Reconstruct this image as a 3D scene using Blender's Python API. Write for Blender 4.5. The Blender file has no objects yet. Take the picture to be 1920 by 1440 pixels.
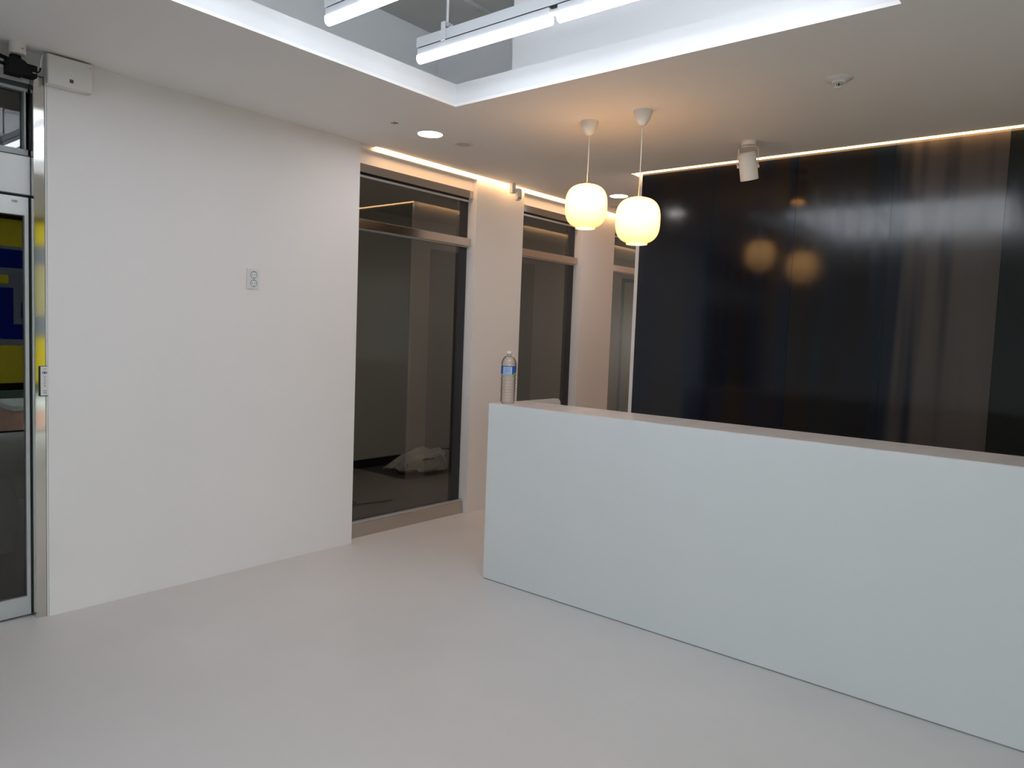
import bpy, bmesh, math, random
from mathutils import Vector, Matrix

S = bpy.context.scene
COL = S.collection
random.seed(7)

# ------------------------------------------------------------------ camera, world, exposure
YAW, PITCH, ROLL, FPX = -0.69004486, -0.06826768, 0.03797001, 1377.514
cy, sy, cp, sp = math.cos(YAW), math.sin(YAW), math.cos(PITCH), math.sin(PITCH)
fwd = Vector((sy*cp, cy*cp, sp)); rt = Vector((cy, -sy, 0)); up = rt.cross(fwd)
rt2 = rt*math.cos(ROLL) + up*math.sin(ROLL); up2 = rt2.cross(fwd)
cam_d = bpy.data.cameras.new('camera'); cam = bpy.data.objects.new('camera', cam_d); COL.objects.link(cam)
M = Matrix((rt2, up2, -fwd)).transposed().to_4x4(); M.translation = (0, 0, 1.5)
cam.matrix_world = M
cam_d.sensor_width = 36; cam_d.lens = 36*FPX/1920; cam_d.clip_start = 0.05; cam_d.clip_end = 1000
S.camera = cam
S.view_settings.view_transform = 'Standard'; S.view_settings.look = 'None'
S.view_settings.gamma = 1; S.view_settings.use_curve_mapping = False
S.view_settings.exposure = 0.26
w = bpy.data.worlds.new('sky'); S.world = w; w.use_nodes = True
w.node_tree.nodes['Background'].inputs[0].default_value = (0.93, 0.95, 1.0, 1)
w.node_tree.nodes['Background'].inputs[1].default_value = 2.9
TUBE = ((0.87, 0.92, 1.0), 10.5)      # linear LED tubes
WARM = ((1.0, 0.57, 0.25), 8.6)        # cove LED strip
DOWN = ((1.0, 0.95, 0.95), 34.0)
SHADE = ((1.0, 0.60, 0.27), 4.4)

# ------------------------------------------------------------------ materials
def mat(name, col=(0.8, 0.8, 0.8), rough=0.5, metal=0.0, spec=0.5, **kw):
    m = bpy.data.materials.new(name); m.use_nodes = True
    b = m.node_tree.nodes['Principled BSDF']
    b.inputs['Base Color'].default_value = (*col, 1)
    b.inputs['Roughness'].default_value = rough
    b.inputs['Metallic'].default_value = metal
    b.inputs['Specular IOR Level'].default_value = spec
    for k, v in kw.items(): b.inputs[k.replace('_', ' ')].default_value = v
    return m
def N(m, t): return m.node_tree.nodes.new(t)
def L(m, a, b): m.node_tree.links.new(a, b)
def P(m): return m.node_tree.nodes['Principled BSDF']
def noise(m, scale=(1, 1, 1), detail=3, rough=0.5, nscale=1.0):
    tc = N(m, 'ShaderNodeNewGeometry'); mp = N(m, 'ShaderNodeMapping'); no = N(m, 'ShaderNodeTexNoise')
    mp.inputs['Scale'].default_value = scale
    no.inputs['Scale'].default_value = nscale; no.inputs['Detail'].default_value = detail; no.inputs['Roughness'].default_value = rough
    L(m, tc.outputs['Position'], mp.inputs['Vector']); L(m, mp.outputs[0], no.inputs['Vector'])
    return no.outputs['Fac']
def ramp(m, fac, stops):
    r = N(m, 'ShaderNodeValToRGB'); L(m, fac, r.inputs[0])
    e = r.color_ramp.elements
    while len(e) > 1: e.remove(e[-1])
    e[0].position, e[0].color = stops[0][0], (*stops[0][1], 1)
    for p_, c in stops[1:]:
        x = e.new(p_); x.color = (*c, 1)
    return r.outputs[0]
def bump(m, fac, strength, dist=0.002):
    b = N(m, 'ShaderNodeBump'); b.inputs['Strength'].default_value = strength; b.inputs['Distance'].default_value = dist
    L(m, fac, b.inputs['Height']); L(m, b.outputs[0], P(m).inputs['Normal'])
def mottled(name, c0, c1, scale, rough=0.5, bstr=0.0, bscale=150, **kw):
    m = mat(name, c0, rough, **kw)
    L(m, ramp(m, noise(m, scale, 4), [(0.3, c0), (0.7, c1)]), P(m).inputs['Base Color'])
    if bstr: bump(m, noise(m, (bscale,)*3, 2), bstr)
    return m
def emit(name, col, s):
    m = mat(name, (0, 0, 0), 0.5); P(m).inputs['Emission Color'].default_value = (*col, 1); P(m).inputs['Emission Strength'].default_value = s
    return m
def glass(name, tint, refl=0.085):
    m = bpy.data.materials.new(name); m.use_nodes = True; nt = m.node_tree
    for n in list(nt.nodes):
        if n.type != 'OUTPUT_MATERIAL': nt.nodes.remove(n)
    out = nt.nodes[0]
    tr = N(m, 'ShaderNodeBsdfTransparent'); tr.inputs[0].default_value = (*tint, 1)
    gl = N(m, 'ShaderNodeBsdfGlossy'); gl.inputs['Roughness'].default_value = 0.0; gl.inputs[0].default_value = (1, 1, 1, 1)
    lw = N(m, 'ShaderNodeLayerWeight'); lw.inputs[0].default_value = 0.5
    pw = N(m, 'ShaderNodeMath'); pw.operation = 'POWER'; pw.inputs[1].default_value = 5; L(m, lw.outputs['Facing'], pw.inputs[0])
    ma = N(m, 'ShaderNodeMath'); ma.operation = 'MULTIPLY_ADD'; ma.inputs[1].default_value = 1-refl; ma.inputs[2].default_value = refl; L(m, pw.outputs[0], ma.inputs[0])
    ge = N(m, 'ShaderNodeNewGeometry'); iv = N(m, 'ShaderNodeMath'); iv.operation = 'SUBTRACT'; iv.inputs[0].default_value = 1; L(m, ge.outputs['Backfacing'], iv.inputs[1])
    mu = N(m, 'ShaderNodeMath'); mu.operation = 'MULTIPLY'; L(m, ma.outputs[0], mu.inputs[0]); L(m, iv.outputs[0], mu.inputs[1])
    mx = N(m, 'ShaderNodeMixShader'); L(m, mu.outputs[0], mx.inputs[0]); L(m, tr.outputs[0], mx.inputs[1]); L(m, gl.outputs[0], mx.inputs[2])
    L(m, mx.outputs[0], out.inputs[0])
    return m

m_wall = mottled('wall_paint', (0.855, 0.83, 0.835), (0.875, 0.85, 0.855), (1.2, 1.2, 0.7), 0.6, 0.04)
m_ceil = mottled('ceiling_paint', (0.90, 0.88, 0.865), (0.92, 0.90, 0.885), (0.8, 0.8, 0.8), 0.7)
m_pure = mat('fascia_paint', (0.80, 0.81, 0.825), 0.6)
m_floor = mottled('poured_floor', (0.635, 0.618, 0.62), (0.685, 0.668, 0.67), (1.3, 1.3, 1), 0.42, 0.10, 60)
fl2 = noise(m_floor, (2.2, 2.2, 1), 5, 0.6)
mr = N(m_floor, 'ShaderNodeMapRange'); L(m_floor, fl2, mr.inputs[0]); mr.inputs[3].default_value = 0.34; mr.inputs[4].default_value = 0.55
L(m_floor, mr.outputs[0], P(m_floor).inputs['Roughness'])
m_counter = mottled('counter_laminate', (0.74, 0.775, 0.79), (0.76, 0.795, 0.81), (1, 1, 1), 0.38)
m_ctop = mottled('counter_top_laminate', (0.70, 0.68, 0.675), (0.78, 0.76, 0.755), (9, 3, 1), 0.22)
m_white = mat('white_plastic', (0.78, 0.77, 0.75), 0.4)
m_lamp = mat('white_enamel', (0.75, 0.78, 0.82), 0.35)
m_black = mat('black_plastic', (0.008, 0.010, 0.010), 0.7, 0, 0.2)
m_dark = mat('dark_metal', (0.018, 0.021, 0.028), 0.4)
m_darkline = mat('joint', (0.05, 0.05, 0.055), 0.8)
m_gap = mat('grey_joint', (0.33, 0.34, 0.35), 0.8)
m_alu = mat('aluminium', (0.60, 0.615, 0.63), 0.38, 0.55)
m_frame = mat('frame_aluminium', (0.34, 0.36, 0.36), 0.45, 0.3)
m_head = mat('header_panel', (0.62, 0.63, 0.64), 0.42, 0.25)
m_steel = mat('stainless', (0.56, 0.52, 0.48), 0.14, 1.0)
bump(m_steel, noise(m_steel, (3, 3, 120), 2), 0.04, 0.001)
m_post = mat('mirror_stainless', (0.66, 0.64, 0.61), 0.06, 1.0)
m_conc = mottled('concrete', (0.50, 0.49, 0.46), (0.56, 0.55, 0.52), (3, 3, 3), 0.85, 0.2, 40)
m_tube = emit('tube_diffuser', *TUBE)
m_warm = emit('cove_diffuser', *WARM)
m_down = emit('downlight_lens', *DOWN)
m_glass = glass('door_glass', (0.69, 0.675, 0.64))
m_glass2 = glass('tinted_glass', (0.38, 0.46, 0.42), 0.08)
m_clear = glass('window_glass', (0.85, 0.9, 0.88))
m_brass = mat('brass', (0.75, 0.58, 0.25), 0.25, 1.0)
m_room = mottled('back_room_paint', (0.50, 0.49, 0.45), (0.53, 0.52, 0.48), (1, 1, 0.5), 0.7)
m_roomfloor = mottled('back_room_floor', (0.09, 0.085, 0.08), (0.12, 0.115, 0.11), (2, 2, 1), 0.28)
m_base = mat('black_baseboard', (0.008, 0.008, 0.009), 0.4)
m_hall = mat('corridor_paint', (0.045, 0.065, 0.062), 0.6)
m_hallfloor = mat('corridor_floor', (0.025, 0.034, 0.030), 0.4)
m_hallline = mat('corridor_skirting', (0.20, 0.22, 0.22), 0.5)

# blackened steel: vertical bands of heat tint
def steel(name, stops, fine=0.05):
    m = mat(name, (0.015, 0.015, 0.016), 0.2, 0.0, 0.42)
    L(m, ramp(m, noise(m, (3.2, 1, 0.16), 3, 0.55), stops), P(m).inputs['Base Color'])
    r1 = noise(m, (16, 1, 1.1), 4, 0.6)
    r = N(m, 'ShaderNodeMapRange'); L(m, r1, r.inputs[0]); r.inputs[1].default_value = 0.3; r.inputs[2].default_value = 0.7
    r.inputs[3].default_value = 0.095; r.inputs[4].default_value = 0.15
    L(m, r.outputs[0], P(m).inputs['Roughness'])
    bump(m, noise(m, (30, 1, 5), 3, 0.6), fine, 0.0012)
    return m
m_s1 = steel('blackened_steel', [(0.3, (0.001, 0.009, 0.032)), (0.47, (0.001, 0.006, 0.018)), (0.6, (0.010, 0.007, 0.006)), (0.75, (0.001, 0.008, 0.014))])
m_s2 = steel('blue_blackened_steel', [(0.3, (0.010, 0.008, 0.008)), (0.5, (0.007, 0.007, 0.008)), (0.62, (0.005, 0.011, 0.020)), (0.8, (0.004, 0.009, 0.018))])
m_s3 = steel('grey_blackened_steel', [(0.3, (0.085, 0.074, 0.068)), (0.5, (0.066, 0.058, 0.055)), (0.6, (0.008, 0.013, 0.022)), (0.8, (0.006, 0.014, 0.014))])
m_s4 = steel('green_blackened_steel', [(0.3, (0.006, 0.014, 0.012)), (0.5, (0.008, 0.010, 0.012)), (0.7, (0.004, 0.010, 0.018))])

# pendant shade: opal glass lit from inside, denser towards the rim
m_shade = emit('opal_shade', *SHADE)
lw = N(m_shade, 'ShaderNodeLayerWeight'); lw.inputs[0].default_value = 0.35
L(m_shade, ramp(m_shade, lw.outputs['Facing'], [(0.0, (1.0, 0.55, 0.215)), (0.5, (0.85, 0.42, 0.15)), (1.0, (0.45, 0.19, 0.05))]), P(m_shade).inputs['Emission Color'])
tc = N(m_shade, 'ShaderNodeTexCoord'); sx = N(m_shade, 'ShaderNodeSeparateXYZ'); L(m_shade, tc.outputs['Generated'], sx.inputs[0])
zr = N(m_shade, 'ShaderNodeMapRange'); L(m_shade, sx.outputs['Z'], zr.inputs[0]); zr.inputs[1].default_value = 0.05; zr.inputs[2].default_value = 0.55; zr.inputs[3].default_value = 2.0; zr.inputs[4].default_value = 4.6
L(m_shade, zr.outputs[0], P(m_shade).inputs['Emission Strength'])
m_shadebot = emit('shade_opening', (1.0, 0.62, 0.30), 3.0)

# ------------------------------------------------------------------ builders
def link(name, bm, m, parent=None, smooth=None, bevel=0):
    me = bpy.data.meshes.new(name)
    if bevel:
        bmesh.ops.bevel(bm, geom=bm.edges[:], offset=bevel, segments=2, affect='EDGES', profile=0.6)
    bmesh.ops.recalc_face_normals(bm, faces=bm.faces[:])
    if parent is not None:
        org = parent['_o'] if '_o' in parent.keys() else (0, 0, 0)
        bmesh.ops.translate(bm, vec=-Vector(org), verts=bm.verts[:])
    bm.to_mesh(me); bm.free()
    if smooth:
        for p_ in me.polygons: p_.use_smooth = True
        if smooth != True: me.set_sharp_from_angle(angle=math.radians(smooth))
    me.materials.append(m)
    o = bpy.data.objects.new(name, me); COL.objects.link(o)
    if parent is not None:
        o.parent = parent; o['_o'] = list(parent['_o']) if '_o' in parent.keys() else [0, 0, 0]
    return o
def B(*boxes):
    bm = bmesh.new()
    for (x0, x1, y0, y1, z0, z1) in boxes:
        vs = [bm.verts.new(v) for v in ((x0,y0,z0),(x1,y0,z0),(x1,y1,z0),(x0,y1,z0),(x0,y0,z1),(x1,y0,z1),(x1,y1,z1),(x0,y1,z1))]
        for f in ((0,3,2,1),(4,5,6,7),(0,1,5,4),(1,2,6,5),(2,3,7,6),(3,0,4,7)): bm.faces.new([vs[i] for i in f])
    return bm
def box(name, b, m, parent=None, bevel=0):
    return link(name, B(b), m, parent, None, bevel)
def lathe(prof, c, n=40, caps=True, bm=None, axis=None):
    bm = bm or bmesh.new(); rings = []
    q = Vector((0, 0, 1)).rotation_difference(Vector(axis)) if axis else None
    for r, z in prof:
        ring = []
        for i in range(n):
            a = 2*math.pi*i/n
            v = Vector((r*math.cos(a), r*math.sin(a), z))
            if q: v = q @ v
            ring.append(bm.verts.new(v + Vector(c)))
        rings.append(ring)
    for k in range(len(rings)-1):
        for i in range(n):
            j = (i+1) % n
            bm.faces.new((rings[k][i], rings[k][j], rings[k+1][j], rings[k+1][i]))
    if caps:
        bm.faces.new(rings[0][::-1]); bm.faces.new(rings[-1])
    return bm
def tube(pts, r, n=10, bm=None):
    bm = bm or bmesh.new(); pts = [Vector(p_) for p_ in pts]; rings = []
    for k, p_ in enumerate(pts):
        d = (pts[min(k+1, len(pts)-1)] - pts[max(k-1, 0)]).normalized()
        a = Vector((0, 0, 1)) if abs(d.z) < 0.9 else Vector((1, 0, 0))
        u = d.cross(a).normalized(); v = d.cross(u)
        rings.append([bm.verts.new(p_ + r*(math.cos(t)*u + math.sin(t)*v)) for t in [2*math.pi*i/n for i in range(n)]])
    for k in range(len(rings)-1):
        for i in range(n):
            j = (i+1) % n
            bm.faces.new((rings[k][i], rings[k][j], rings[k+1][j], rings[k+1][i]))
    bm.faces.new(rings[0][::-1]); bm.faces.new(rings[-1])
    return bm
def thing(name, label, cat, loc, group=None, kind=None):
    o = bpy.data.objects.new(name, None); COL.objects.link(o); o.location = loc; o['_o'] = list(loc)
    o.empty_display_size = 0.05
    return tag(o, label, cat, group, kind)
def tag(o, label=None, cat=None, group=None, kind=None):
    if label: o['label'] = label
    if cat: o['category'] = cat
    if group: o['group'] = group
    if kind: o['kind'] = kind
    return o
def struct(name, bm_or_box, m, label, cat, **kw):
    bm = B(bm_or_box) if isinstance(bm_or_box, tuple) else bm_or_box
    return tag(link(name, bm, m, **kw), label, cat, kind='structure')
def copy_tree(o, parent=None):
    c = o.copy(); COL.objects.link(c)
    if parent is not None: c.parent = parent
    for ch in list(o.children): copy_tree(ch, c)
    return c

H = 2.745
XL = -4.04          # left wall face
XP = -4.085         # pillar faces in the glazed run
YB = 4.962          # steel wall face
# ------------------------------------------------------------------ shell
struct('floor', (-4.20, 2.75, -3.2, 11.2, -0.12, 0.0), m_floor, 'pale grey poured resin floor with faint cloudy mottling', 'floor')
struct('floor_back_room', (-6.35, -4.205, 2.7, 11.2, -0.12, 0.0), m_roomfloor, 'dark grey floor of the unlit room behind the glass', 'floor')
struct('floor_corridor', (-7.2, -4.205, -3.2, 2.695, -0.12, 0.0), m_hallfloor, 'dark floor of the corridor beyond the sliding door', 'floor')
# ceiling board with the square lighting well and the light slots
HX0, HX1, HY0, HY1 = -2.948, -0.705, 0.0, 2.985
CE = -4.036; CB = 4.915; CX = -2.965
cz = (H, H+0.016)
struct('ceiling', B((-4.20, XL, -3.2, 3.20, *cz), (XL, HX0, -3.2, 4.9, *cz), (HX0, HX1, -3.2, HY0, *cz), (HX0, HX1, HY1, 4.9, *cz),
    (HX1, 2.75, -3.2, 4.9, *cz), (CE, 2.75, 4.9, CB, *cz), (CE, CX, CB, 11.2, *cz)), m_ceil, 'smooth painted ceiling with a square lighting well and slim light slots', 'ceiling')
struct('trim_1', B((HX0-0.014, HX0, HY0-0.014, HY1+0.014, H+0.016, H+0.122), (HX1, HX1+0.014, HY0-0.014, HY1+0.014, H+0.016, H+0.122),
    (HX0, HX1, HY1, HY1+0.014, H+0.016, H+0.122), (HX0, HX1, HY0-0.014, HY0, H+0.016, H+0.122)), m_pure, 'white upstand around the lighting well in the ceiling', 'ceiling trim')
# plenum above the well
struct('wall_plenum', B((-3.65, -3.55, -0.9, 3.53, H+0.016, 3.6), (-3.55, 0.1, 3.43, 3.53, H+0.016, 3.6), (0.1, 0.2, -0.9, 3.53, H+0.016, 3.6), (-3.55, 0.1, -0.9, -0.8, H+0.016, 3.6)),
    m_pure, 'white painted walls of the void above the ceiling well', 'wall')
struct('ceiling_slab', B((-3.55, -3.06, -0.8, 3.43, 3.40, 3.6), (-3.06, 0.1, -0.8, 3.43, 3.425, 3.6)), m_conc, 'bare concrete slab seen up through the ceiling well', 'ceiling')
struct('trim_2', (-2.636, 0.1, 3.09, 3.43, 2.80, 3.425), m_pure, 'white boxed duct casing in the void behind the front tube light', 'casing')
# left wall with the sliding door opening
struct('wall_left', B((-4.20, XL, 1.322, 3.20, 0, H), (-4.20, -4.082, -0.9, 1.322, 2.645, H), (-4.20, XL, -3.2, -0.9, 0, H)), m_wall, 'plain off-white painted wall left of the glazed partitions', 'wall')
# glazed run: piers, fascia and soffit
XF = -4.130
struct('wall_partition', B((-4.24, XP, 4.415, 5.02, 0, 2.724), (-4.24, XP, 5.935, 6.515, 0, 2.724), (-4.24, XP, 7.43, 11.2, 0, 2.724),
    (-4.24, XF, 3.202, 4.415, 2.634, 2.724), (-4.24, XF, 5.02, 5.935, 2.634, 2.724), (-4.24, XF, 6.515, 7.43, 2.634, 2.724),
    (-4.24, XP, 3.202, 11.2, 2.724, 2.80), (XP, CE, 3.202, 3.335, H, 2.80), (-4.24, -4.036, 3.202, 11.2, 2.80, 2.83)), m_wall, 'white piers between the three glazed openings', 'wall')
# block behind the counter
struct('wall_back', B((-2.925, 2.6, YB+0.010, 5.12, 0, 2.80), (-2.925, -2.80, 5.12, 11.2, 0, 2.80), (-2.965, 2.6, 4.915, YB+0.01, 2.80, 2.83), (-2.965, -2.80, 4.972, 11.2, 2.80, 2.83)), m_wall,
       'white end of the wall that carries the blackened steel panels', 'wall')
struct('wall_front', (-4.20, 2.75, -3.3, -3.2, 0, H), m_wall, 'plain painted wall behind the camera', 'wall')
struct('wall_far', B((-4.3, 2.75, 11.2, 11.3, 0, H+0.1), (-6.35, -6.1, 11.2, 11.3, 0, H+0.1), (-6.1, -4.3, 11.2, 11.3, 0, 1.3), (-6.1, -4.3, 11.2, 11.3, 2.1, H+0.1)), m_wall, 'painted wall at the far end of the passage', 'wall')  # opening added in this wall to let daylight into the back room
struct('wall_right', B((2.6, 2.75, -3.2, -3.0, 0, H), (2.6, 2.75, 1.3, 1.6, 0, H), (2.6, 2.75, -3.0, 1.3, 0, 0.1), (2.6, 2.75, -3.0, 1.3, 2.6, H), (2.6, 2.75, 4.6, 11.2, 0, H+0.1)), m_wall, 'painted wall on the window side of the room', 'wall')
# back room
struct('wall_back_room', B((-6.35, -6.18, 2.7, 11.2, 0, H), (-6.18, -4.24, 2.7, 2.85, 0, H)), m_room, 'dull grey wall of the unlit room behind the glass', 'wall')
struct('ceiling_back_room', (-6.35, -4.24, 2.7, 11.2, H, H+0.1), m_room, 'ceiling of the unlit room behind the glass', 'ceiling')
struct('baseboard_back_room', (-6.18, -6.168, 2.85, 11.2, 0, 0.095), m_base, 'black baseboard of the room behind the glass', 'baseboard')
# corridor beyond the sliding door
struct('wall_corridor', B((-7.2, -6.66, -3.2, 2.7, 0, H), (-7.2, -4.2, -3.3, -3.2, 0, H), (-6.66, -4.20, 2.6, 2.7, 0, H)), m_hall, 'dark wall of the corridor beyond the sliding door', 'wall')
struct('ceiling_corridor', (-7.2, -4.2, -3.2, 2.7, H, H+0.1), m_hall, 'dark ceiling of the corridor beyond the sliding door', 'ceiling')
struct('baseboard_corridor', (-6.66, -6.64, -3.2, 2.6, 0, 0.05), m_hallline, 'pale skirting line of the corridor wall', 'baseboard')

# blackened steel panels, one object each
pw_ = 0.582; seams = [-2.89 + pw_*i for i in range(10)]
mats = [m_s1, m_s1, m_s2, m_s3, m_s4, m_s1, m_s3, m_s2, m_s1, m_s4]
wb = bpy.data.objects['wall_back']
for i, x in enumerate(seams):
    x1 = min(x+pw_, 2.598)
    dz = random.uniform(-0.0008, 0.0008)
    box('steel_panel', (x+0.0006, x1-0.0006, YB+dz, YB+0.0085, 0.0, 2.748), mats[i], wb)

box('panel_backing', (-2.889, 2.598, YB+0.0085, YB+0.0099, 0.0, 2.742), m_black, wb)

# cove light strips
def strip(name, boxes, label):
    o = thing(name, label, 'light strip', (0.5*(boxes[0][0]+boxes[0][1]), boxes[0][2], boxes[0][5]), 'warm cove light strips')
    return o
c1 = strip('cove_light', [(-4.08, -4.05, 3.36, 9.8, 2.75, 2.77)], 'warm glowing cove strip running over the glazed partitions')
link('diffuser', B((-4.080, -4.040, 3.36, 9.8, 2.738, 2.757)), m_warm, c1)
link('profile', B((-4.083, -4.037, 3.36, 9.8, 2.757, 2.799)), m_alu, c1)
c2 = strip('cove_light', [(-2.93, 2.59, 4.93, 4.96, 2.75, 2.77)], 'warm glowing cove strip along the top of the black steel wall')
link('diffuser', B((-2.925, 2.59, 4.919, 4.953, 2.742, 2.764)), m_warm, c2)
link('profile', B((-2.925, 2.59, 4.919, 4.956, 2.764, 2.799)), m_alu, c2)
c3 = strip('cove_light', [(-2.96, -2.93, 5.0, 11.0, 2.75, 2.77)], 'warm cove strip on the passage side of the steel wall, seen reflected in the glass')
link('diffuser', B((-2.955, -2.935, 5.0, 11.0, 2.752, 2.764)), m_warm, c3)
link('profile', B((-2.960, -2.930, 5.0, 11.0, 2.764, 2.799)), m_alu, c3)

# ------------------------------------------------------------------ glazed partitions (doors 2-4)
def glazed(n, y0, y1, label):
    d = thing('door_%d' % n, label, 'glass partition', (-4.17, y0, 0), kind='structure')
    xb = (-4.17, -4.122)
    link('bottom_rail', B((*xb, y0, y1-0.012, 0.0, 0.102)), m_steel, d, bevel=0.0015)
    link('threshold_bead', B((-4.165, -4.128, y0, y1-0.014, 0.102, 0.112)), m_alu, d)
    link('transom_rail', B((*xb, y0, y1-0.012, 2.193, 2.254)), m_steel, d, bevel=0.0015)
    link('transom_bead', B((-4.168, -4.15, y0, y1-0.02, 2.184, 2.193), (-4.168, -4.15, y0, y1-0.02, 2.254, 2.260)), m_alu, d)
    link('top_rail', B((*xb, y0, y1, 2.574, 2.634)), m_steel, d, bevel=0.0015)
    link('top_bead', B((-4.168, -4.15, y0, y1-0.02, 2.548, 2.562)), m_alu, d)
    link('dark_channel', B((-4.185, -4.155, y0, y1-0.02, 2.562, 2.574)), m_dark, d)
    link('stile', B((-4.205, -4.172, y1-0.10, y1-0.005, 0.0, 2.574)), m_dark, d)
    link('glass_pane', B((-4.182, -4.172, y0, y1-0.101, 0.104, 2.192)), m_glass, d)
    link('transom_pane', B((-4.182, -4.172, y0, y1-0.101, 2.256, 2.56)), m_glass, d)
    return d
glazed(2, 3.203, 4.414, 'steel framed glass partition beside the plain left wall, sack visible behind it')
glazed(3, 5.021, 5.934, 'steel framed glass partition between the two white piers')
glazed(4, 6.516, 7.429, 'steel framed glass partition farthest away beside the black wall')
# passage-side doorway opposite, seen only as a reflection
d5 = thing('door_5', 'plain grey door on the passage side, seen reflected in the far glass', 'door', (-2.935, 8.9, 0), kind='structure')
link('frame', B((-2.945, -2.925, 8.88, 8.93, 0, 2.33), (-2.945, -2.925, 9.8, 9.85, 0, 2.33), (-2.945, -2.925, 8.93, 9.8, 2.28, 2.33)), m_darkline, d5)
link('leaf', B((-2.938, -2.925, 8.93, 9.8, 0, 2.28)), m_white, d5)
d6 = thing('door_6', 'dark glazed doorway on the passage side of the steel wall', 'door', (-2.935, 5.2, 0), kind='structure')
link('leaf', B((-2.932, -2.925, 5.2, 6.9, 0, 2.32)), m_gap, d6)

# ------------------------------------------------------------------ automatic sliding door (door 1)
d1 = thing('door_1', 'automatic sliding glass door in an aluminium and steel frame at left', 'sliding door', (-4.10, 0.2, 0), kind='structure')
pst = link('post', B((-4.20, -4.05, 1.268, 1.314, 0, 2.63)), m_post, d1, bevel=0.0015)
link('edge_bead', B((-4.20, -4.044, 1.3145, 1.3215, 0, 2.63)), m_white, d1)
link('top_frame', B((-4.16, -4.095, -0.9, 1.267, 2.60, 2.6445)), m_head, d1, bevel=0.001)
link('top_channel', B((-4.15, -4.11, -0.9, 1.267, 2.575, 2.60)), m_dark, d1)
link('transom_frame', B((-4.16, -4.105, -0.9, 1.262, 2.562, 2.576), (-4.16, -4.105, 1.246, 1.254, 2.285, 2.562), (-4.16, -4.105, -0.9, 1.262, 2.262, 2.29)), m_frame, d1)
link('transom_pane', B((-4.145, -4.135, -0.9, 1.262, 2.29, 2.562)), m_glass2, d1)
link('header_box', B((-4.20, -4.09, -0.9, 1.266, 2.076, 2.256)), m_head, d1, bevel=0.002)
link('header_joint', B((-4.16, -4.10, -0.9, 1.266, 2.256, 2.262)), m_darkline, d1)
link('track_shadow_gap', B((-4.16, -4.12, -0.9, 1.266, 2.066, 2.076)), m_darkline, d1)
for k, (ya, yb_) in enumerate(((0.21, 1.2615), (-0.88, 0.20))):
    lf = link('door_leaf', B((-4.145, -4.105, ya, yb_, 1.978, 2.064), (-4.145, -4.105, ya, yb_, 0.012, 0.105), (-4.145, -4.105, yb_-0.016, yb_, 0.105, 1.978), (-4.145, -4.105, ya, ya+0.016, 0.105, 1.978)), m_alu, d1)
    link('glass_pane', B((-4.130, -4.120, ya+0.016, yb_-0.016, 0.105, 1.978)), m_glass2, lf)
    link('side_brush', B((-4.15, -4.115, yb_, yb_+0.005, 0.012, 2.064)), mat('brush_grey', (0.10, 0.11, 0.11), 0.8), lf)
# oval maker sticker on the leaf's top rail
stk = lathe([(0.016, 0), (0.016, 0.001)], (0, 0, 0), 24, axis=(1, 0, 0)); 
for v in stk.verts: v.co = Vector((v.co.x-4.105, v.co.y+1.205, v.co.z*0.55+2.04))
lf0 = d1.children[-2] if False else [c for c in d1.children if c.name.startswith('door_leaf')][0]
tag(link('sticker', stk, mat('sticker_paper', (0.62, 0.60, 0.55), 0.5), lf0), 'small pale oval sticker with dark lettering')
link('sticker_lettering', B((-4.1039, -4.1037, 1.196, 1.203, 2.0385, 2.0405), (-4.1039, -4.1037, 1.206, 1.214, 2.038, 2.042)), m_dark, lf0)

# touch switch on the post
kp = thing('touch_switch', 'slim white touch switch plate with blue symbol on the steel door post', 'door switch', (-4.05, 1.302, 1.11))
link('housing', B((-4.0495, -4.040, 1.285, 1.322, 1.108, 1.256)), m_darkline, kp, bevel=0.003)
link('face_plate', B((-4.041, -4.036, 1.288, 1.321, 1.112, 1.254)), m_white, kp, bevel=0.002)
m_blue = mat('switch_blue', (0.01, 0.012, 0.30), 0.4)
e = lathe([(0.010, 0), (0.010, 0.0006)], (0, 0, 0), 24, axis=(1, 0, 0))
for v in e.verts: v.co = Vector((v.co.x-4.0359, v.co.y*1.1+1.305, v.co.z*0.55+1.224))
link('symbol', e, m_blue, kp)
e = bmesh.new()
for yy in (1.300, 1.310):
    lathe([(0.0026, 0), (0.0026, 0.0004)], (-4.0352, yy, 1.224), 12, bm=e, axis=(1, 0, 0))
link('symbol_dots', e, m_white, kp)
# five stacked dark characters and small print lines
glyph = []
for k in range(5):
    z = 1.205 - k*0.0105; y = 1.3025
    f = -4.0358; g = -4.0355
    glyph += [(f, g, y, y+0.0055, z, z+0.0012), (f, g, y+(0 if k % 2 else 0.0045), y+(0.0012 if k % 2 else 0.0057), z-0.005, z+0.001)]
    if k in (0, 3, 4): glyph.append((f, g, y, y+0.0055, z-0.003, z-0.0016))
    if k in (1, 2, 4): glyph.append((f, g, y, y+0.0055, z-0.006, z-0.0050))
glyph += [(-4.0358, -4.0355, 1.300, 1.311, 1.241, 1.243), (-4.0358, -4.0355, 1.298, 1.313, 1.124, 1.1262)]
for k in range(5): link('character', B(*[g for g in glyph if g[4] > 1.19-k*0.0105 and g[5] < 1.2075-k*0.0105 and 1.3015 < g[2] and g[3] < 1.3085]), m_dark, kp)
for g in glyph[-2:]: link('small_print', B(g), m_dark, kp)
link('print_line', B((-4.0358, -4.0355, 1.297, 1.314, 1.133, 1.137)), m_gap, kp)

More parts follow.
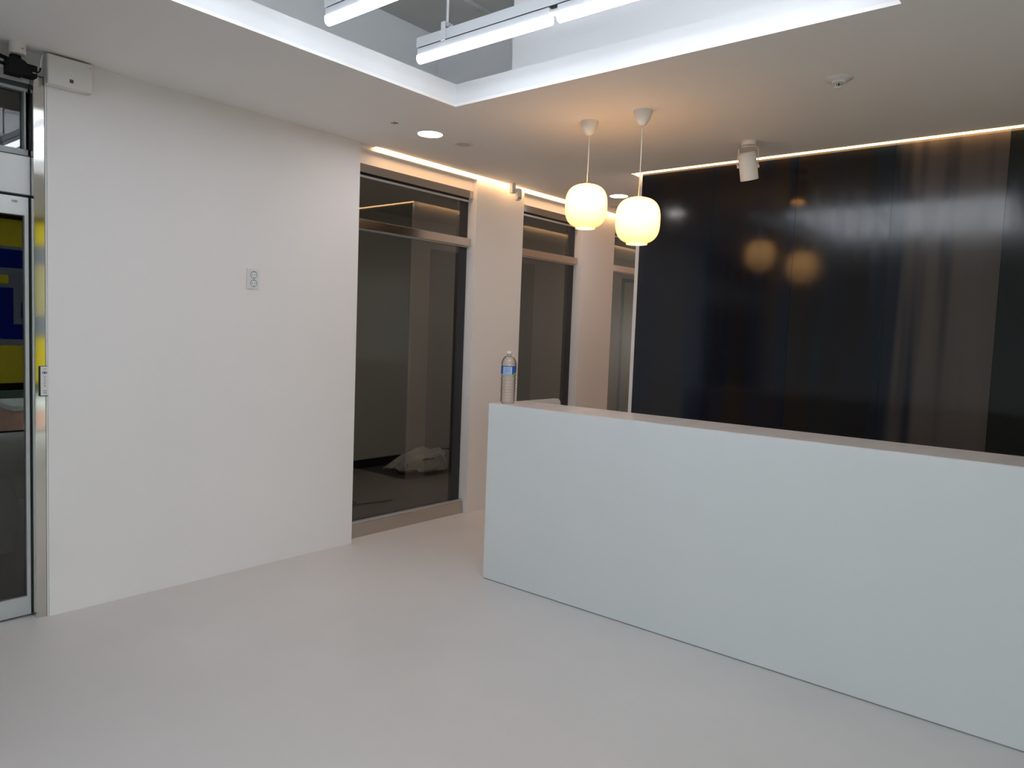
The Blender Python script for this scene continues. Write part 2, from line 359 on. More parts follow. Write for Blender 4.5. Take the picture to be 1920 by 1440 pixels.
# ------------------------------------------------------------------ window wall on the right with printed film
wn = thing('window_1', 'tall window wall with yellow and blue printed film', 'window', (2.62, 1.6, 0), kind='structure')
m_y = mat('yellow_film', (0.76, 0.70, 0.17), 0.5); m_b = mat('blue_film', (0.06, 0.10, 0.42), 0.5); m_g = mat('grey_film', (0.42, 0.46, 0.50), 0.5); m_be = mat('beige_film', (0.66, 0.64, 0.45), 0.5)
for m_ in (m_y, m_b, m_g, m_be):
    tr = N(m_, 'ShaderNodeBsdfTranslucent'); tr.inputs[0].default_value = P(m_).inputs['Base Color'].default_value
    mx = N(m_, 'ShaderNodeMixShader'); mx.inputs[0].default_value = 0.75
    L(m_, P(m_).outputs[0], mx.inputs[1]); L(m_, tr.outputs[0], mx.inputs[2])
    L(m_, mx.outputs[0], m_.node_tree.nodes['Material Output'].inputs[0])
link('frame', B((2.62, 2.68, 1.6, 1.65, 0, H), (2.62, 2.68, 4.55, 4.6, 0, H), (2.62, 2.68, 1.65, 4.55, 0.54, 0.63), (2.62, 2.68, 3.30, 3.345, 0, H), (2.62, 2.68, 1.65, 4.55, 2.70, H), (2.62, 2.68, 1.65, 4.55, 0, 0.02)), m_dark, wn)
link('glass_pane', B((2.645, 2.655, 1.65, 3.30, 0.02, 0.54)), m_clear, wn)
link('glass_pane', B((2.645, 2.655, 3.345, 4.55, 0.02, 0.54)), m_clear, wn)
w2 = thing('window_added', 'added unseen window behind the camera position, letting daylight in', 'window', (2.62, -3.0, 0.1), kind='structure')  # added window, unseen; its daylight brightens the left wall
link('frame', B((2.62, 2.68, -3.0, -2.95, 0.1, 2.6), (2.62, 2.68, 1.25, 1.3, 0.1, 2.6), (2.62, 2.68, -0.9, -0.85, 0.1, 2.6), (2.62, 2.68, -2.95, 1.25, 0.1, 0.15), (2.62, 2.68, -2.95, 1.25, 2.55, 2.6)), m_dark, w2)
link('glass_pane', B((2.645, 2.655, -2.95, -0.9, 0.15, 2.55)), m_clear, w2)
link('glass_pane', B((2.645, 2.655, -0.85, 1.25, 0.15, 2.55)), m_clear, w2)
def film(rects, m_):
    link('printed_film', B(*[(2.640, 2.643, a, b, c, d) for a, b, c, d in rects]), m_, wn)
film([(1.65, 3.30, 2.36, 2.70), (1.65, 3.30, 0.63, 1.11), (3.345, 4.55, 2.40, 2.70), (3.345, 4.55, 0.63, 1.23), (1.65, 3.12, 1.89, 2.00)], m_y)
film([(1.65, 3.30, 2.09, 2.32), (1.65, 3.30, 1.19, 1.38), (1.65, 3.17, 1.38, 1.84), (3.255, 3.27, 1.46, 1.66)], m_b)
film([(1.65, 3.30, 2.32, 2.36), (1.65, 3.30, 2.00, 2.09), (3.12, 3.30, 1.89, 2.00), (1.65, 3.30, 1.84, 1.89), (3.17, 3.255, 1.38, 1.84), (3.27, 3.30, 1.38, 1.84), (3.255, 3.27, 1.38, 1.46), (3.255, 3.27, 1.66, 1.84), (1.65, 3.30, 1.11, 1.19), (3.345, 4.55, 2.15, 2.40), (3.345, 4.55, 1.23, 1.50)], m_g)
film([(3.345, 4.55, 1.50, 2.15)], m_be)

# outside: wooded slope and one salmon building, far below the window
bm = bmesh.new(); nx, ny = 30, 40
vs = [[bm.verts.new((12 + i*6, -60 + j*5, -26 + 2.2*math.sin(i*1.3+j*0.7) + 1.6*math.sin(j*1.9) + 0.10*i*i*0.55)) for j in range(ny)] for i in range(nx)]
for i in range(nx-1):
    for j in range(ny-1): bm.faces.new((vs[i][j], vs[i+1][j], vs[i+1][j+1], vs[i][j+1]))
m_hill = mottled('wooded_slope', (0.012, 0.03, 0.02), (0.05, 0.08, 0.05), (0.35, 0.35, 0.35), 0.9)
struct('hillside', bm, m_hill, 'dark green wooded slope outside, seen mirrored in the sliding door', 'hillside', smooth=True)
bd = thing('building', 'small salmon pink building outside, mirrored low in the sliding door glass', 'building', (62, 22.5, -26))
link('wall', B((60, 66, 19.9, 26, -27, -6.2)), mat('salmon_render', (0.55, 0.30, 0.22), 0.8), bd)
link('roof', B((59.8, 66.2, 19.7, 26.2, -6.2, -5.8)), m_conc, bd)
for zz in (-8.4, -10.8, -13.2):
    for yy in (20.5, 22.0, 23.5):
        wf = link('window', B((59.93, 60.02, yy, yy+0.8, zz, zz+1.1)), m_white, bd)
        link('pane', B((59.90, 59.94, yy+0.1, yy+0.7, zz+0.1, zz+1.0)), m_dark, wf)

# ------------------------------------------------------------------ reception counter
ct = thing('reception_counter', 'long plain white reception counter in front of the black steel wall', 'counter', (-1.0, 3.48, 0))
CXL, CXR, CY0, CY1, CH = -2.912, 1.5, 3.317, 3.655, 1.077
link('front_panel', B((CXL, CXR, CY0, CY0+0.03, 0.006, CH-0.004)), m_counter, ct, bevel=0.0015)
link('countertop', B((CXL, CXR, CY0+0.0005, CY1, CH-0.02, CH)), m_ctop, ct, bevel=0.0015)
link('plinth', B((CXL+0.01, CXR, CY0+0.004, CY0+0.03, 0, 0.006)), m_gap, ct)
link('inner_panel', B((CXL+0.03, CXR, CY1-0.02, CY1-0.002, 0.0, CH-0.02)), m_counter, ct)
# side return panel with rounded top corner
bm = bmesh.new(); prof = [(CY0+0.031, 0.0), (CY0+0.031, CH-0.0205), (CY1+0.002, CH-0.0205), (CY1+0.002, CH)]
ye, r = 4.025, 0.04
for k in range(9):
    a = math.pi/2*(1-k/8); prof.append((ye-r+r*math.cos(a), CH-r+r*math.sin(a)))
prof.append((ye, 0.0))
f0 = [bm.verts.new((CXL, y, z)) for y, z in prof]; f1 = [bm.verts.new((CXL+0.022, y, z)) for y, z in prof]
bm.faces.new(f0); bm.faces.new(f1[::-1])
for k in range(len(prof)):
    j = (k+1) % len(prof); bm.faces.new((f0[j], f0[k], f1[k], f1[j]))
link('side_panel', bm, m_ctop, ct)
link('desk_top', B((CXL+0.022, CXR, CY1, 4.02, 0.70, 0.73)), m_ctop, ct)
link('support_panel', B((CXR-0.03, CXR, CY0+0.03, CY1-0.021, 0, CH-0.02)), m_counter, ct)

# ------------------------------------------------------------------ water bottle
m_pet = glass('clear_pet', (0.96, 0.97, 0.97), 0.05)
_lw = [n for n in m_pet.node_tree.nodes if n.type == 'LAYER_WEIGHT'][0]
L(m_pet, ramp(m_pet, _lw.outputs['Facing'], [(0.0, (0.98, 0.985, 0.985)), (0.35, (0.93, 0.93, 0.93)), (0.6, (0.72, 0.72, 0.72)), (1.0, (0.30, 0.30, 0.30))]), [n for n in m_pet.node_tree.nodes if n.type == 'BSDF_TRANSPARENT'][0].inputs[0])
BX, BY = -2.836, 3.40
wbt = thing('water_bottle', 'clear ribbed plastic water bottle with blue label on the counter end', 'bottle', (BX, BY, CH))
pr = [(0.030, 0.0), (0.040, 0.003), (0.0430, 0.012)]
z = 0.018
for k in range(7):
    pr += [(0.0445, z), (0.0448, z+0.007), (0.0415, z+0.011), (0.0415, z+0.014)]; z += 0.0175
pr += [(0.0448, 0.142), (0.0450, 0.156), (0.0418, 0.162), (0.0418, 0.166), (0.0452, 0.172), (0.0452, 0.232), (0.0455, 0.240)]
for k in range(1, 9):
    t = k/8; pr.append((0.0455 - 0.0325*(t**1.6), 0.240 + 0.048*math.sin(t*math.pi/2)))
pr += [(0.0125, 0.292), (0.0125, 0.298), (0.0155, 0.299), (0.0155, 0.301), (0.0125, 0.302)]
bm = lathe(pr, (BX, BY, CH+0.0005), 40, caps=False)
inner = [(max(r_-0.0005, 0.001), z_) for r_, z_ in pr[::-1]]
lathe(inner, (BX, BY, CH+0.0013), 40, caps=False, bm=bm)
bot = link('body', bm, m_pet, wbt, smooth=True)
link('cap', lathe([(0.0145, 0.302), (0.016, 0.303), (0.016, 0.315), (0.0145, 0.317)], (BX, BY, CH), 32), m_white, wbt, smooth=40)
def patch(name, a0, a1, z0, z1, m_, r=0.0462, ztop=None, parent=wbt, n=14):
    bm = bmesh.new(); ra = []
    for k in range(n+1):
        t = k/n; a = math.radians(a0 + (a1-a0)*t); zt = ztop(t) if ztop else z1
        c, s = math.cos(a), math.sin(a)
        ra.append([bm.verts.new((BX+q*c, BY+q*s, CH+zz)) for q, zz in ((r, z0), (r, zt), (r-0.0004, zt), (r-0.0004, z0))])
    for k in range(n):
        for i in range(4):
            j = (i+1) % 4; bm.faces.new((ra[k][i], ra[k+1][i], ra[k+1][j], ra[k][j]))
    return link(name, bm, m_, parent, smooth=30)
# camera side of the bottle is at about -50 degrees
lab = patch('label', -230, 130, 0.176, 0.226, mat('label_blue', (0.02, 0.09, 0.42), 0.4), n=40)
patch('label_panel', -92, -28, 0.178, 0.2255, mat('label_pale_blue', (0.33, 0.45, 0.70), 0.4), r=0.0467, parent=lab)
patch('label_border', -94, -91, 0.177, 0.226, m_white, r=0.0470, parent=lab, n=2)
patch('label_border', -29, -26, 0.177, 0.226, m_white, r=0.0470, parent=lab, n=2)
patch('label_green', -26, 60, 0.1765, 0.2, mat('label_green', (0.16, 0.42, 0.05), 0.4), r=0.0466, ztop=lambda t: 0.180+0.016*math.sin(t*2.2), parent=lab)
patch('label_green_edge', -150, -26, 0.1765, 0.2, mat('label_mint', (0.25, 0.50, 0.42), 0.4), r=0.0469, ztop=lambda t: 0.183-0.003*t, parent=lab)
bm = None
for k, zz in enumerate((0.216, 0.211, 0.206, 0.200, 0.196)):
    patch('label_print', -80+k % 2*4, -40-k % 3*4, zz, zz+0.0018, mat('label_print', (0.12, 0.22, 0.52), 0.4), r=0.0469, parent=lab, n=8)

# ------------------------------------------------------------------ pendants
def pendant(x, y, zt, zb, label):
    t = thing('pendant_lamp', label, 'pendant lamp', (x, y, H), 'opal glass pendant lamps over the counter')
    link('canopy', lathe([(0.052, -0.0005), (0.052, -0.006), (0.049, -0.022), (0.040, -0.048), (0.024, -0.072), (0.014, -0.080), (0.006, -0.081)], (x, y, H), 40), m_white, t, smooth=50)
    link('cord', tube([(x, y, H-0.078), (x+0.001, y, (H+zt)/2), (x, y, zt+0.058)], 0.0028), m_white, t, smooth=True)
    link('stem', lathe([(0.0045, zt-0.002), (0.0045, zt+0.06)], (x, y, 0), 16), m_brass, t, smooth=40)
    h = zt-zb; R_ = 0.123; prof = [(0.030, zb+h), (0.036, zb+h-0.004)]
    # squarish globe section
    hz = (h-0.009)/1.955; cz_ = zb + h - hz
    for k in range(33):
        a = math.radians(84 - k*164/32); n_ = 2.8
        c, s = math.cos(a), math.sin(a)
        prof.append((R_*abs(c)**(2/n_), cz_ + hz*math.copysign(abs(s)**(2/n_), s)))
    prof = [p_ for p_ in prof if p_[0] > 0.058 or p_[1] > cz_]
    prof += [(0.0585, zb+0.008), (0.0585, zb)]
    sh = link('shade', lathe(prof, (x, y, 0), 56, caps=False), m_shade, t, smooth=True)
    link('shade_collar', lathe([(0.012, zt+0.004), (0.028, zt+0.003), (0.031, zt-0.004)], (x, y, 0), 32), m_white, sh, smooth=40)
    link('opening_glow', lathe([(0.001, zb+0.0045), (0.057, zb+0.004), (0.057, zb+0.0075), (0.001, zb+0.008)], (x, y, 0), 40), m_shadebot, sh)
    return t
pendant(-2.472, 3.614, 2.386, 2.130, 'left pendant lamp with opal shade, farther and smaller in view')
pendant(-2.114, 3.600, 2.277, 2.020, 'right pendant lamp with opal shade on a brass stem, hanging lower')

# ------------------------------------------------------------------ linear tube lights in the well
TY = [2.58, 2.03, 1.48, 0.93, 0.38]
lbl = ['linear LED batten light nearest the counter, end visible', 'second linear LED batten light in the well, at top left edge']
lbl += ['linear LED batten light in the well, %s behind the visible pair' % s for s in ('first', 'second', 'third')]
def batten(y, label):
    x0, x1 = -2.808, -0.85; zb = 2.828
    t = thing('tube_light', label, 'tube light', (x0, y, zb), 'linear tube lights in the ceiling well')
    for (a, b) in ((x0, -1.99), (-1.945, x1)):
        bm = bmesh.new(); n = 12; ends = []
        for xx in (a, b):
            ends.append([bm.verts.new((xx, y+0.021*math.cos(q), zb+0.020+0.020*math.sin(q))) for q in [math.pi+math.pi*i/n for i in range(n+1)]] +
                        [bm.verts.new((xx, y+0.021, zb+0.036)), bm.verts.new((xx, y-0.021, zb+0.036))])
        m_n = len(ends[0])
        for i in range(m_n):
            j = (i+1) % m_n; bm.faces.new((ends[0][i], ends[0][j], ends[1][j], ends[1][i]))
        bm.faces.new(ends[0][::-1]); bm.faces.new(ends[1])
        link('tube', bm, m_tube, t)
        link('housing', B((a, b, y-0.018, y+0.018, zb+0.0365, zb+0.070)), m_lamp, t, bevel=0.002)
    link('connector', lathe([(0.014, 0), (0.014, 0.045)], (-1.99, y, zb+0.05), 16, axis=(1, 0, 0)), m_white, t, smooth=40)
    link('channel_joint', B((x0+0.003, x1, y-0.014, y+0.014, zb+0.0695, zb+0.075)), m_dark, t)
    link('mounting_channel', B((x0-0.006, x1, y-0.020, y+0.020, zb+0.075, zb+0.122)), m_lamp, t, bevel=0.001)
    for xx in (-2.62, -1.1):
        link('clip', B((xx-0.012, xx+0.014, y-0.030, y-0.025, zb+0.066, zb+0.150), (xx-0.012, xx+0.014, y-0.030, y+0.026, zb+0.150, zb+0.153), (xx-0.012, xx+0.014, y+0.0245, y+0.0275, zb+0.08, zb+0.150)), m_lamp, t)
        link('hanging_rod', tube([(xx, y, zb+0.140), (xx, y, 3.43)], 0.006), m_lamp, t, smooth=40)
    return t
t0 = batten(TY[0], lbl[0])
for y, s in zip(TY[1:], lbl[1:]):
    c = copy_tree(t0); c.location.y = y; c['label'] = s; c['_o'] = [c.location.x, y, c.location.z]

# added fill tubes brighten the void, unseen behind the upstand, right and near sides
for b, s_, e_ in (((-0.66, -0.62, 0.2, 2.8, 2.79, 2.83), 'right', 75), ((-2.8, -0.9, -0.12, -0.08, 2.79, 2.83), 'near', 22)):
    t = thing('added_fill_tube', 'added fill tube hidden behind the %s upstand of the ceiling well' % s_, 'tube light', (b[0], b[2], H+0.016), 'added fill tubes above the ceiling')
    link('tray', B((b[0]-0.01, b[1]+0.01, b[2]-0.02, b[3]+0.02, H+0.0165, 2.79)), m_lamp, t)
    link('tube', B(b), emit('fill_tube_glow', (0.86, 0.92, 1.0), e_), t, bevel=0.012)

# ------------------------------------------------------------------ ceiling fittings
def downlight(x, y, label):
    t = thing('downlight', label, 'downlight', (x, y, H), 'round recessed downlights')
    link('trim_ring', lathe([(0.077, -0.0005), (0.088, -0.0005), (0.086, -0.005), (0.080, -0.006), (0.077, -0.004)], (x, y, H), 48, caps=False), m_white, t, smooth=40)
    link('lens', lathe([(0.0775, -0.004), (0.0775, -0.001)], (x, y, H), 48), m_down, t)
    return t
dl = downlight(-3.472, 3.298, 'round lit downlight between the ceiling well and the glazed partition')
for x, y, s in ((-3.500, 5.617, 'round lit downlight partly above the two pendant lamps, farther down the passage'), (-3.49, 8.3, 'added round downlight at the hidden far end of the passage'), (1.2, 4.0, 'added round downlight out of view over the counter end')):  # the last two are extra lamps, added out of view
    c = copy_tree(dl); c.location = (x, y, H); c['label'] = s

def speaker(x, y, label):
    t = thing('ceiling_speaker', label, 'ceiling speaker', (x, y, H), 'round flush ceiling speakers')
    link('rim', lathe([(0.045, -0.004), (0.066, -0.003), (0.068, -0.0005), (0.045, -0.0005)], (x, y, H), 40, caps=False), m_white, t, smooth=40)
    link('grille', lathe([(0.0455, -0.003), (0.0455, -0.0006)], (x, y, H), 40), mat('grille_grey', (0.62, 0.60, 0.59), 0.6), t)
    return t
sp_ = speaker(-3.468, 3.600, 'flush round grey grille in the ceiling just beyond the near downlight')
c = copy_tree(sp_); c.location = (-3.82, 6.06, H); c['label'] = 'flush round grille in the far ceiling, glimpsed between the two pendants'

# small dark indicator set in the ceiling
t = thing('ceiling_sensor', 'tiny twin-slot sensor set flush in the ceiling above the left wall end', 'sensor', (-3.48, 3.009, H))
link('plate', lathe([(0.022, -0.002), (0.022, -0.0004)], (-3.48, 3.009, H), 32), m_ceil, t)
link('slot', B((-3.497, -3.488, 2.992, 3.026, H-0.0032, H-0.0021)), m_dark, t)
link('slot', B((-3.476, -3.464, 2.992, 3.026, H-0.0032, H-0.0021)), mat('slot_brown', (0.06, 0.03, 0.03), 0.5), t)

# sprinkler / detector on the right
X_, Y_ = -1.107, 3.65
t = thing('sprinkler', 'small white fire sprinkler head in a dished escutcheon on the right ceiling', 'sprinkler', (X_, Y_, H))
link('escutcheon', lathe([(0.030, -0.014), (0.052, -0.010), (0.062, -0.004), (0.064, -0.0005), (0.030, -0.0005)], (X_, Y_, H), 40, caps=False), m_white, t, smooth=50)
link('body', lathe([(0.031, -0.0005), (0.031, -0.016), (0.026, -0.022), (0.012, -0.024)], (X_, Y_, H), 32), m_white, t, smooth=40)
bm = bmesh.new()
for k in range(8):
    a = k*math.pi/4; tube([(X_+0.013*math.cos(a), Y_+0.013*math.sin(a), H-0.024), (X_+0.015*math.cos(a), Y_+0.015*math.sin(a), H-0.040)], 0.0018, 6, bm)
link('frame_arms', bm, m_white, t)
link('bulb', tube([(X_, Y_, H-0.022), (X_, Y_, H-0.040)], 0.009, 10), m_dark, t)
link('deflector', lathe([(0.019, -0.040), (0.019, -0.043), (0.008, -0.047)], (X_, Y_, H), 24), m_white, t)

# spotlight
X_, Y_ = -1.872, 4.485
t = thing('spotlight', 'white cylindrical spotlight hanging in a yoke before the black wall', 'spotlight', (X_, Y_, H))
link('base', lathe([(0.046, -0.0005), (0.046, -0.018), (0.040, -0.026), (0.012, -0.030)], (X_, Y_, H), 32), m_white, t, smooth=40)
ax = Vector((rt.x, rt.y, 0)).normalized()        # yoke opens across the view of the lamp
ax = Vector((0.93, 0.36, 0)).normalized()
yk = bmesh.new(); pts = []
for s in (-1, 1):
    a0 = Vector((X_, Y_, H-0.030)); 
    tube([a0, a0 + ax*s*0.040 + Vector((0, 0, -0.002)), a0 + ax*s*0.058 + Vector((0, 0, -0.016)), a0 + ax*s*0.061 + Vector((0, 0, -0.09)), a0 + ax*s*0.061 + Vector((0, 0, -0.125))], 0.0032, 8, yk)
link('yoke', yk, m_white, t, smooth=40)
dirn = (ax*0.05 + Vector((0, 0.30, -1))).normalized()
c0 = Vector((X_, Y_-0.022, H-0.068)) - ax*0.002
q = lathe([(0.020, 0.0), (0.045, 0.004), (0.0515, 0.014), (0.0535, 0.018), (0.0545, 0.17), (0.052, 0.172), (0.048, 0.150), (0.010, 0.148)], (0, 0, 0), 48)
rot = Vector((0, 0, 1)).rotation_difference(dirn)
for v in q.verts: v.co = rot @ v.co + c0
body = link('lamp_body', q, m_white, t, smooth=35)
q = lathe([(0.044, 0.149), (0.044, 0.152)], (0, 0, 0), 40)
for v in q.verts: v.co = rot @ v.co + c0
link('lens', q, emit('spot_lens', (1.0, 0.46, 0.14), 9.0), body)
for s in (-1, 1):
    pc = c0 + dirn*0.09 + ax*s*0.054
    link('knob', lathe([(0.009, 0), (0.009, 0.012)], pc, 16, axis=tuple(ax*s)), m_white, body, smooth=40)

# motion sensor on a bracket by the near pier
t = thing('motion_sensor', 'small white motion sensor on a bracket at the ceiling edge by the first pier', 'sensor', (-3.99, 4.74, H))
link('bracket', B((-4.005, -3.972, 4.722, 4.768, 2.662, H-0.0005)), m_white, t, bevel=0.004)
link('arm', B((-4.000, -3.976, 4.768, 4.80, 2.680, 2.706)), m_white, t, bevel=0.003)
bm = bmesh.new(); prof = [(0, 0.058), (0.028, 0.055), (0.037, 0.036), (0.036, -0.020), (0.024, -0.040), (0.0, -0.046)]
A_ = [bm.verts.new((-4.002+py, 4.792, 2.660+pz)) for py, pz in prof]; B_ = [bm.verts.new((-4.002+py, 4.840, 2.660+pz)) for py, pz in prof]
bm.faces.new(A_[::-1]); bm.faces.new(B_)
for i in range(len(prof)):
    j = (i+1) % len(prof); bm.faces.new((A_[i], A_[j], B_[j], B_[i]))
link('sensor_body', bm, m_white, t, bevel=0.003)
link('sensor_slot', B((-3.9725, -3.971, 4.744, 4.747, 2.672, 2.700)), m_dark, t)
link('sensor_window', B((-3.972, -3.964, 4.800, 4.832, 2.628, 2.640)), m_gap, t)

# wall box top left
t = thing('wall_box', 'white steel control box mounted high on the left wall beside the door', 'control box', (XL, 1.40, 2.60))
link('casing', B((XL+0.0005, -3.992, 1.310, 1.506, 2.598, 2.736)), m_white, t, bevel=0.002)
link('cover', B((-3.992, -3.988, 1.312, 1.504, 2.600, 2.734)), m_white, t, bevel=0.001)
link('maker_mark', B((-3.9879, -3.9872, 1.403, 1.420, 2.634, 2.640), (-3.9879, -3.9872, 1.403, 1.420, 2.624, 2.629)), m_dark, t)
link('maker_mark_band', B((-3.9879, -3.9875, 1.403, 1.420, 2.629, 2.634)), mat('mark_brown', (0.16, 0.09, 0.09), 0.5), t)
link('screw', lathe([(0.004, 0), (0.003, 0.0015)], (-3.988, 1.494, 2.716), 12, axis=(1, 0, 0)), m_post, t)

# double socket
t = thing('wall_socket', 'white double power socket on the left wall', 'socket', (XL, 2.415, 1.768))
link('plate', B((XL+0.0003, XL+0.008, 2.374, 2.456, 1.708, 1.828)), m_white, t, bevel=0.002)
link('insert', B((XL+0.008, XL+0.0105, 2.386, 2.446, 1.716, 1.820)), m_lamp, t, bevel=0.0008)
m_recess = mat('socket_recess', (0.42, 0.44, 0.47), 0.5)
for zz in (1.793, 1.743):
    s_ = link('socket', lathe([(0.0225, 0), (0.0225, 0.003), (0.019, 0.003), (0.018, 0.0008)], (XL+0.0106, 2.416, zz), 32, axis=(1, 0, 0)), m_recess, t, smooth=30)
    link('socket_face', lathe([(0.0175, 0), (0.0175, 0.0012)], (XL+0.0114, 2.416, zz-0.001), 32, axis=(1, 0, 0)), m_lamp, s_)
    bm = bmesh.new()
    for yy in (2.4075, 2.4245): lathe([(0.0026, 0), (0.0026, 0.0006)], (XL+0.0128, yy, zz), 10, bm=bm, axis=(1, 0, 0))
    link('pin_hole', bm, m_dark, s_)
    link('earth_clip', B((XL+0.0125, XL+0.0142, 2.413, 2.420, zz-0.021, zz-0.017)), m_dark, s_)
    link('earth_clip', B((XL+0.0125, XL+0.0142, 2.412, 2.421, zz+0.017, zz+0.020)), m_dark, s_)

# added fill panels brighten the back room, out of sight behind the glazed run
for y_, s_ in ((3.3, 'near'), (6.0, 'far')):
    t = thing('added_fill_panel', 'added unseen flat fill panel in the back room, the %s one' % s_, 'fill light', (-4.6, y_+0.4, H), 'added fill panels of the back room')
    link('frame', B((-4.78, -4.42, y_, y_+0.8, H-0.02, H-0.0005)), m_lamp, t)
    link('diffuser', B((-4.76, -4.44, y_+0.02, y_+0.78, H-0.024, H-0.02)), emit('fill_panel_glow', (1.0, 0.97, 0.92), 6.0), t)

# black device with cables above the door
t = thing('cable_junction', 'black cable adapter bundle hanging over the sliding door header', 'cable junction', (-3.99, 1.2, 2.66))
bm = bmesh.new()
prof = [(1.150, 2.604), (1.150, 2.666), (1.158, 2.676), (1.172, 2.681), (1.196, 2.678), (1.216, 2.668), (1.226, 2.661), (1.226, 2.612), (1.214, 2.604)]
A_ = [bm.verts.new((-4.06, a, b)) for a, b in prof]; B_ = [bm.verts.new((-3.985, a, b)) for a, b in prof]
bm.faces.new(A_); bm.faces.new(B_[::-1])
for i in range(len(prof)):
    j = (i+1) % len(prof); bm.faces.new((A_[j], A_[i], B_[i], B_[j]))
link('adapter', bm, m_black, t, bevel=0.004)
link('plug', B((-4.05, -3.99, 1.222, 1.268, 2.606, 2.662)), m_black, t, bevel=0.004)
link('bracket', lathe([(0.022, 2.680), (0.024, 2.692)], (-4.025, 1.188, 0), 16), m_black, t)
link('status_lamp', B((-3.9899, -3.989, 1.248, 1.262, 2.625, 2.628)), m_white, t)
link('cable', tube([(-4.01, 1.266, 2.636), (-4.005, 1.276, 2.638), (-4.0, 1.282, 2.648), (-4.0, 1.283, 2.662)], 0.0035, 8), m_black, t, smooth=True)
link('cable', tube([(-4.02, 1.156, 2.668), (-4.02, 1.10, 2.680), (-4.02, 1.04, 2.681), (-4.02, 0.9, 2.680)], 0.009, 10), m_black, t, smooth=True)
link('cable', tube([(-4.02, 1.156, 2.640), (-4.02, 1.10, 2.648), (-4.02, 1.04, 2.655), (-4.02, 0.9, 2.66)], 0.007, 10), m_black, t, smooth=True)
tag(link('wire', tube([(-4.0, 1.283, 2.660), (-4.0, 1.284, 2.690), (-4.002, 1.292, 2.715), (-4.02, 1.300, 2.735)], 0.004, 8), m_white, t, smooth=True), 'thin white wire running up to the control box')
def mount(y, label):
    t = thing('cable_gland', label, 'ceiling mount', (-4.02, y, H), 'white round mounts above the sliding door')
    link('cup', lathe([(0.034, -0.0005), (0.034, -0.045), (0.030, -0.050)], (-4.0, y, H), 32), m_white, t, smooth=40)
    link('hole', lathe([(0.004, 0), (0.004, 0.001)], (-3.9655, y+0.010, H-0.030), 10, axis=(1, 0, 0)), m_gap, t)
    return t
g0 = mount(1.190, 'white round ceiling mount directly above the black adapter')
g1 = copy_tree(g0); g1.location.y = 1.085; g1['label'] = 'white round ceiling mount cut by the left edge of the picture'

# ------------------------------------------------------------------ things behind the glass
# sack
def sack():
    bm = bmesh.new(); bmesh.ops.create_icosphere(bm, subdivisions=4, radius=1)
    rnd = random.Random(3); ph = [rnd.uniform(0, 6) for _ in range(12)]
    d = Vector((0.43, 0.90, 0)).normalized(); n_ = Vector((d.y, -d.x, 0))
    for v in bm.verts:
        x, y, z = v.co
        tp = 1 - 0.50*max(0, -x)**1.5
        hh = (0.175 + 0.055*x)*(1 - 0.55*max(0, -x)**2)
        X = x*0.35; Yy = y*0.19*tp
        Z = (z if z > 0 else z*0.35)
        wr = 0.016*math.sin(9*x+ph[0]+3*y) + 0.012*math.sin(14*y+ph[1]+5*x) + 0.009*math.sin(23*x-11*z+ph[2]) + 0.006*math.sin(31*y+17*z+ph[3])
        Zz = max(0.0, 0.06 + Z*hh*1.05 + wr*(0.5+0.5*abs(z)))
        Yy += wr*0.8; X += 0.5*wr
        v.co = Vector((-5.66, 5.33, 0.001)) + d*X + n_*Yy + Vector((0, 0, Zz))
    return bm
m_sack = mottled('woven_sack', (0.50, 0.48, 0.44), (0.66, 0.63, 0.58), (14, 14, 14), 0.75, 0.5, 60)
t = thing('sack', 'crumpled pale woven sack slumped on the floor behind the near glass', 'sack', (-5.66, 5.33, 0))
link('sack_body', sack(), m_sack, t, smooth=True)
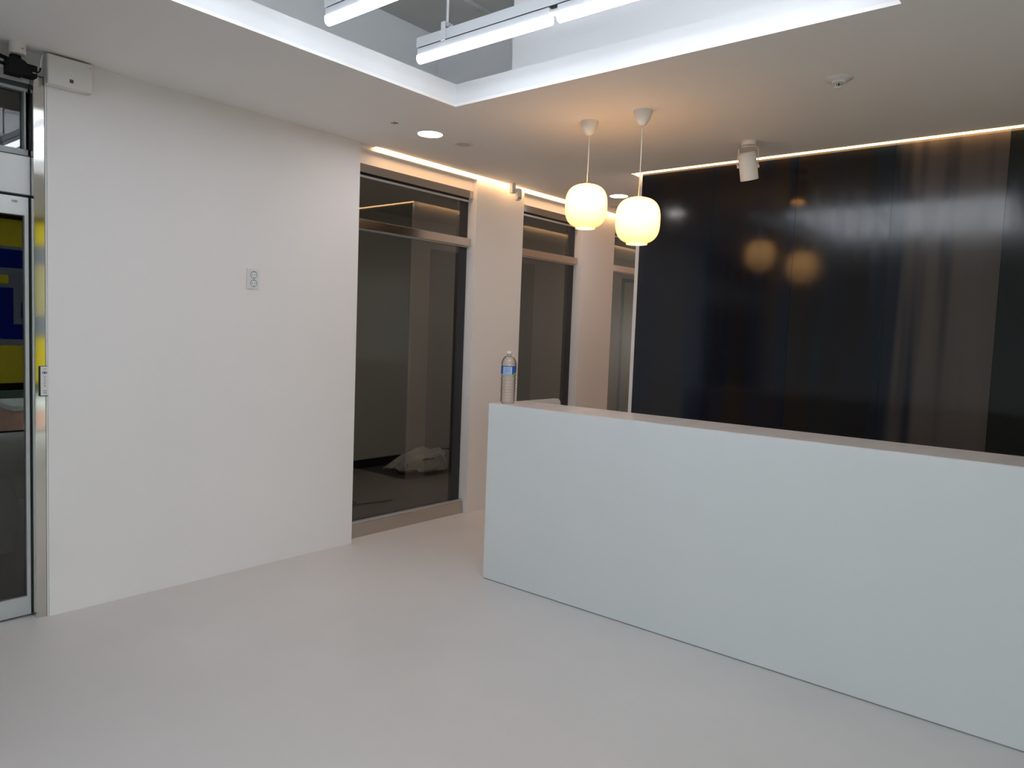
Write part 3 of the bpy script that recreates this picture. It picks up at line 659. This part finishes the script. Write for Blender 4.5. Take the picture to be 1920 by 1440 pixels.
# open torn mouth, creased flap
bm = bmesh.new(); pts = [(-5.56, 5.55, 0.20), (-5.50, 5.62, 0.235), (-5.47, 5.69, 0.21), (-5.49, 5.66, 0.10), (-5.53, 5.60, 0.03), (-5.58, 5.55, 0.02)]
f = [bm.verts.new(p_) for p_ in pts]; g = [bm.verts.new((p_[0]-0.03, p_[1]-0.02, p_[2])) for p_ in pts]
bm.faces.new(f); bm.faces.new(g[::-1])
for i in range(len(pts)):
    j = (i+1) % len(pts); bm.faces.new((f[j], f[i], g[i], g[j]))
link('sack_mouth', bm, m_sack, t)
m_print = mat('sack_print', (0.16, 0.06, 0.05), 0.7)
bm = bmesh.new()
tube([(-5.545, 5.22, 0.155), (-5.50, 5.30, 0.162), (-5.475, 5.38, 0.165), (-5.46, 5.45, 0.160)], 0.006, 6, bm)
link('printed_stripe', bm, m_print, t)
bm = bmesh.new()
for k in range(4): tube([(-5.60+0.010*k, 5.13+0.022*k, 0.118+0.004*k), (-5.585+0.010*k, 5.13+0.022*k, 0.080+0.004*k)], 0.005, 6, bm)
link('printed_bars', bm, mat('print_ochre', (0.20, 0.14, 0.07), 0.7), t)
t = thing('cardboard_box', 'small brown cardboard box on the floor behind the sack', 'box', (-5.30, 5.80, 0))
link('carton', B((-5.43, -5.20, 5.70, 5.95, 0, 0.16)), mat('brown_card', (0.36, 0.14, 0.07), 0.8), t, bevel=0.002)
link('flap', B((-5.43, -5.20, 5.695, 5.70, 0.09, 0.165)), mat('brown_card_flap', (0.42, 0.18, 0.09), 0.8), t)
tag(link('cable', tube([(-4.90, 3.80, 0.006), (-4.89, 3.92, 0.006), (-4.865, 4.06, 0.006), (-4.845, 4.18, 0.006), (-4.84, 4.27, 0.006)], 0.006, 8), m_black, smooth=True), 'thin black cable lying on the dark floor behind the near glass', 'cable')
rg = [(-4.99+0.07*math.cos(a), 3.90+0.07*math.sin(a), 0.005) for a in [k*math.pi/10 for k in range(18)]]
tag(link('cable_coil', tube(rg, 0.005, 8), m_black, smooth=True), 'small loop of dark cable on the floor at the left edge of the near glass', 'cable')
# pale vase-like bottle beyond the sliding door
tag(link('vase', lathe([(0.045, 0.0), (0.055, 0.01), (0.060, 0.12), (0.080, 0.22), (0.075, 0.30), (0.050, 0.40), (0.038, 0.44), (0.048, 0.47), (0.036, 0.465), (0.03, 0.44)], (-5.34, 1.50, 0), 28), mat('pale_glaze', (0.42, 0.42, 0.33), 0.5), smooth=40),
    'pale bottle shaped vase on the floor beyond the sliding door', 'vase')

for o in bpy.data.objects:
    if '_o' in o.keys(): del o['_o']
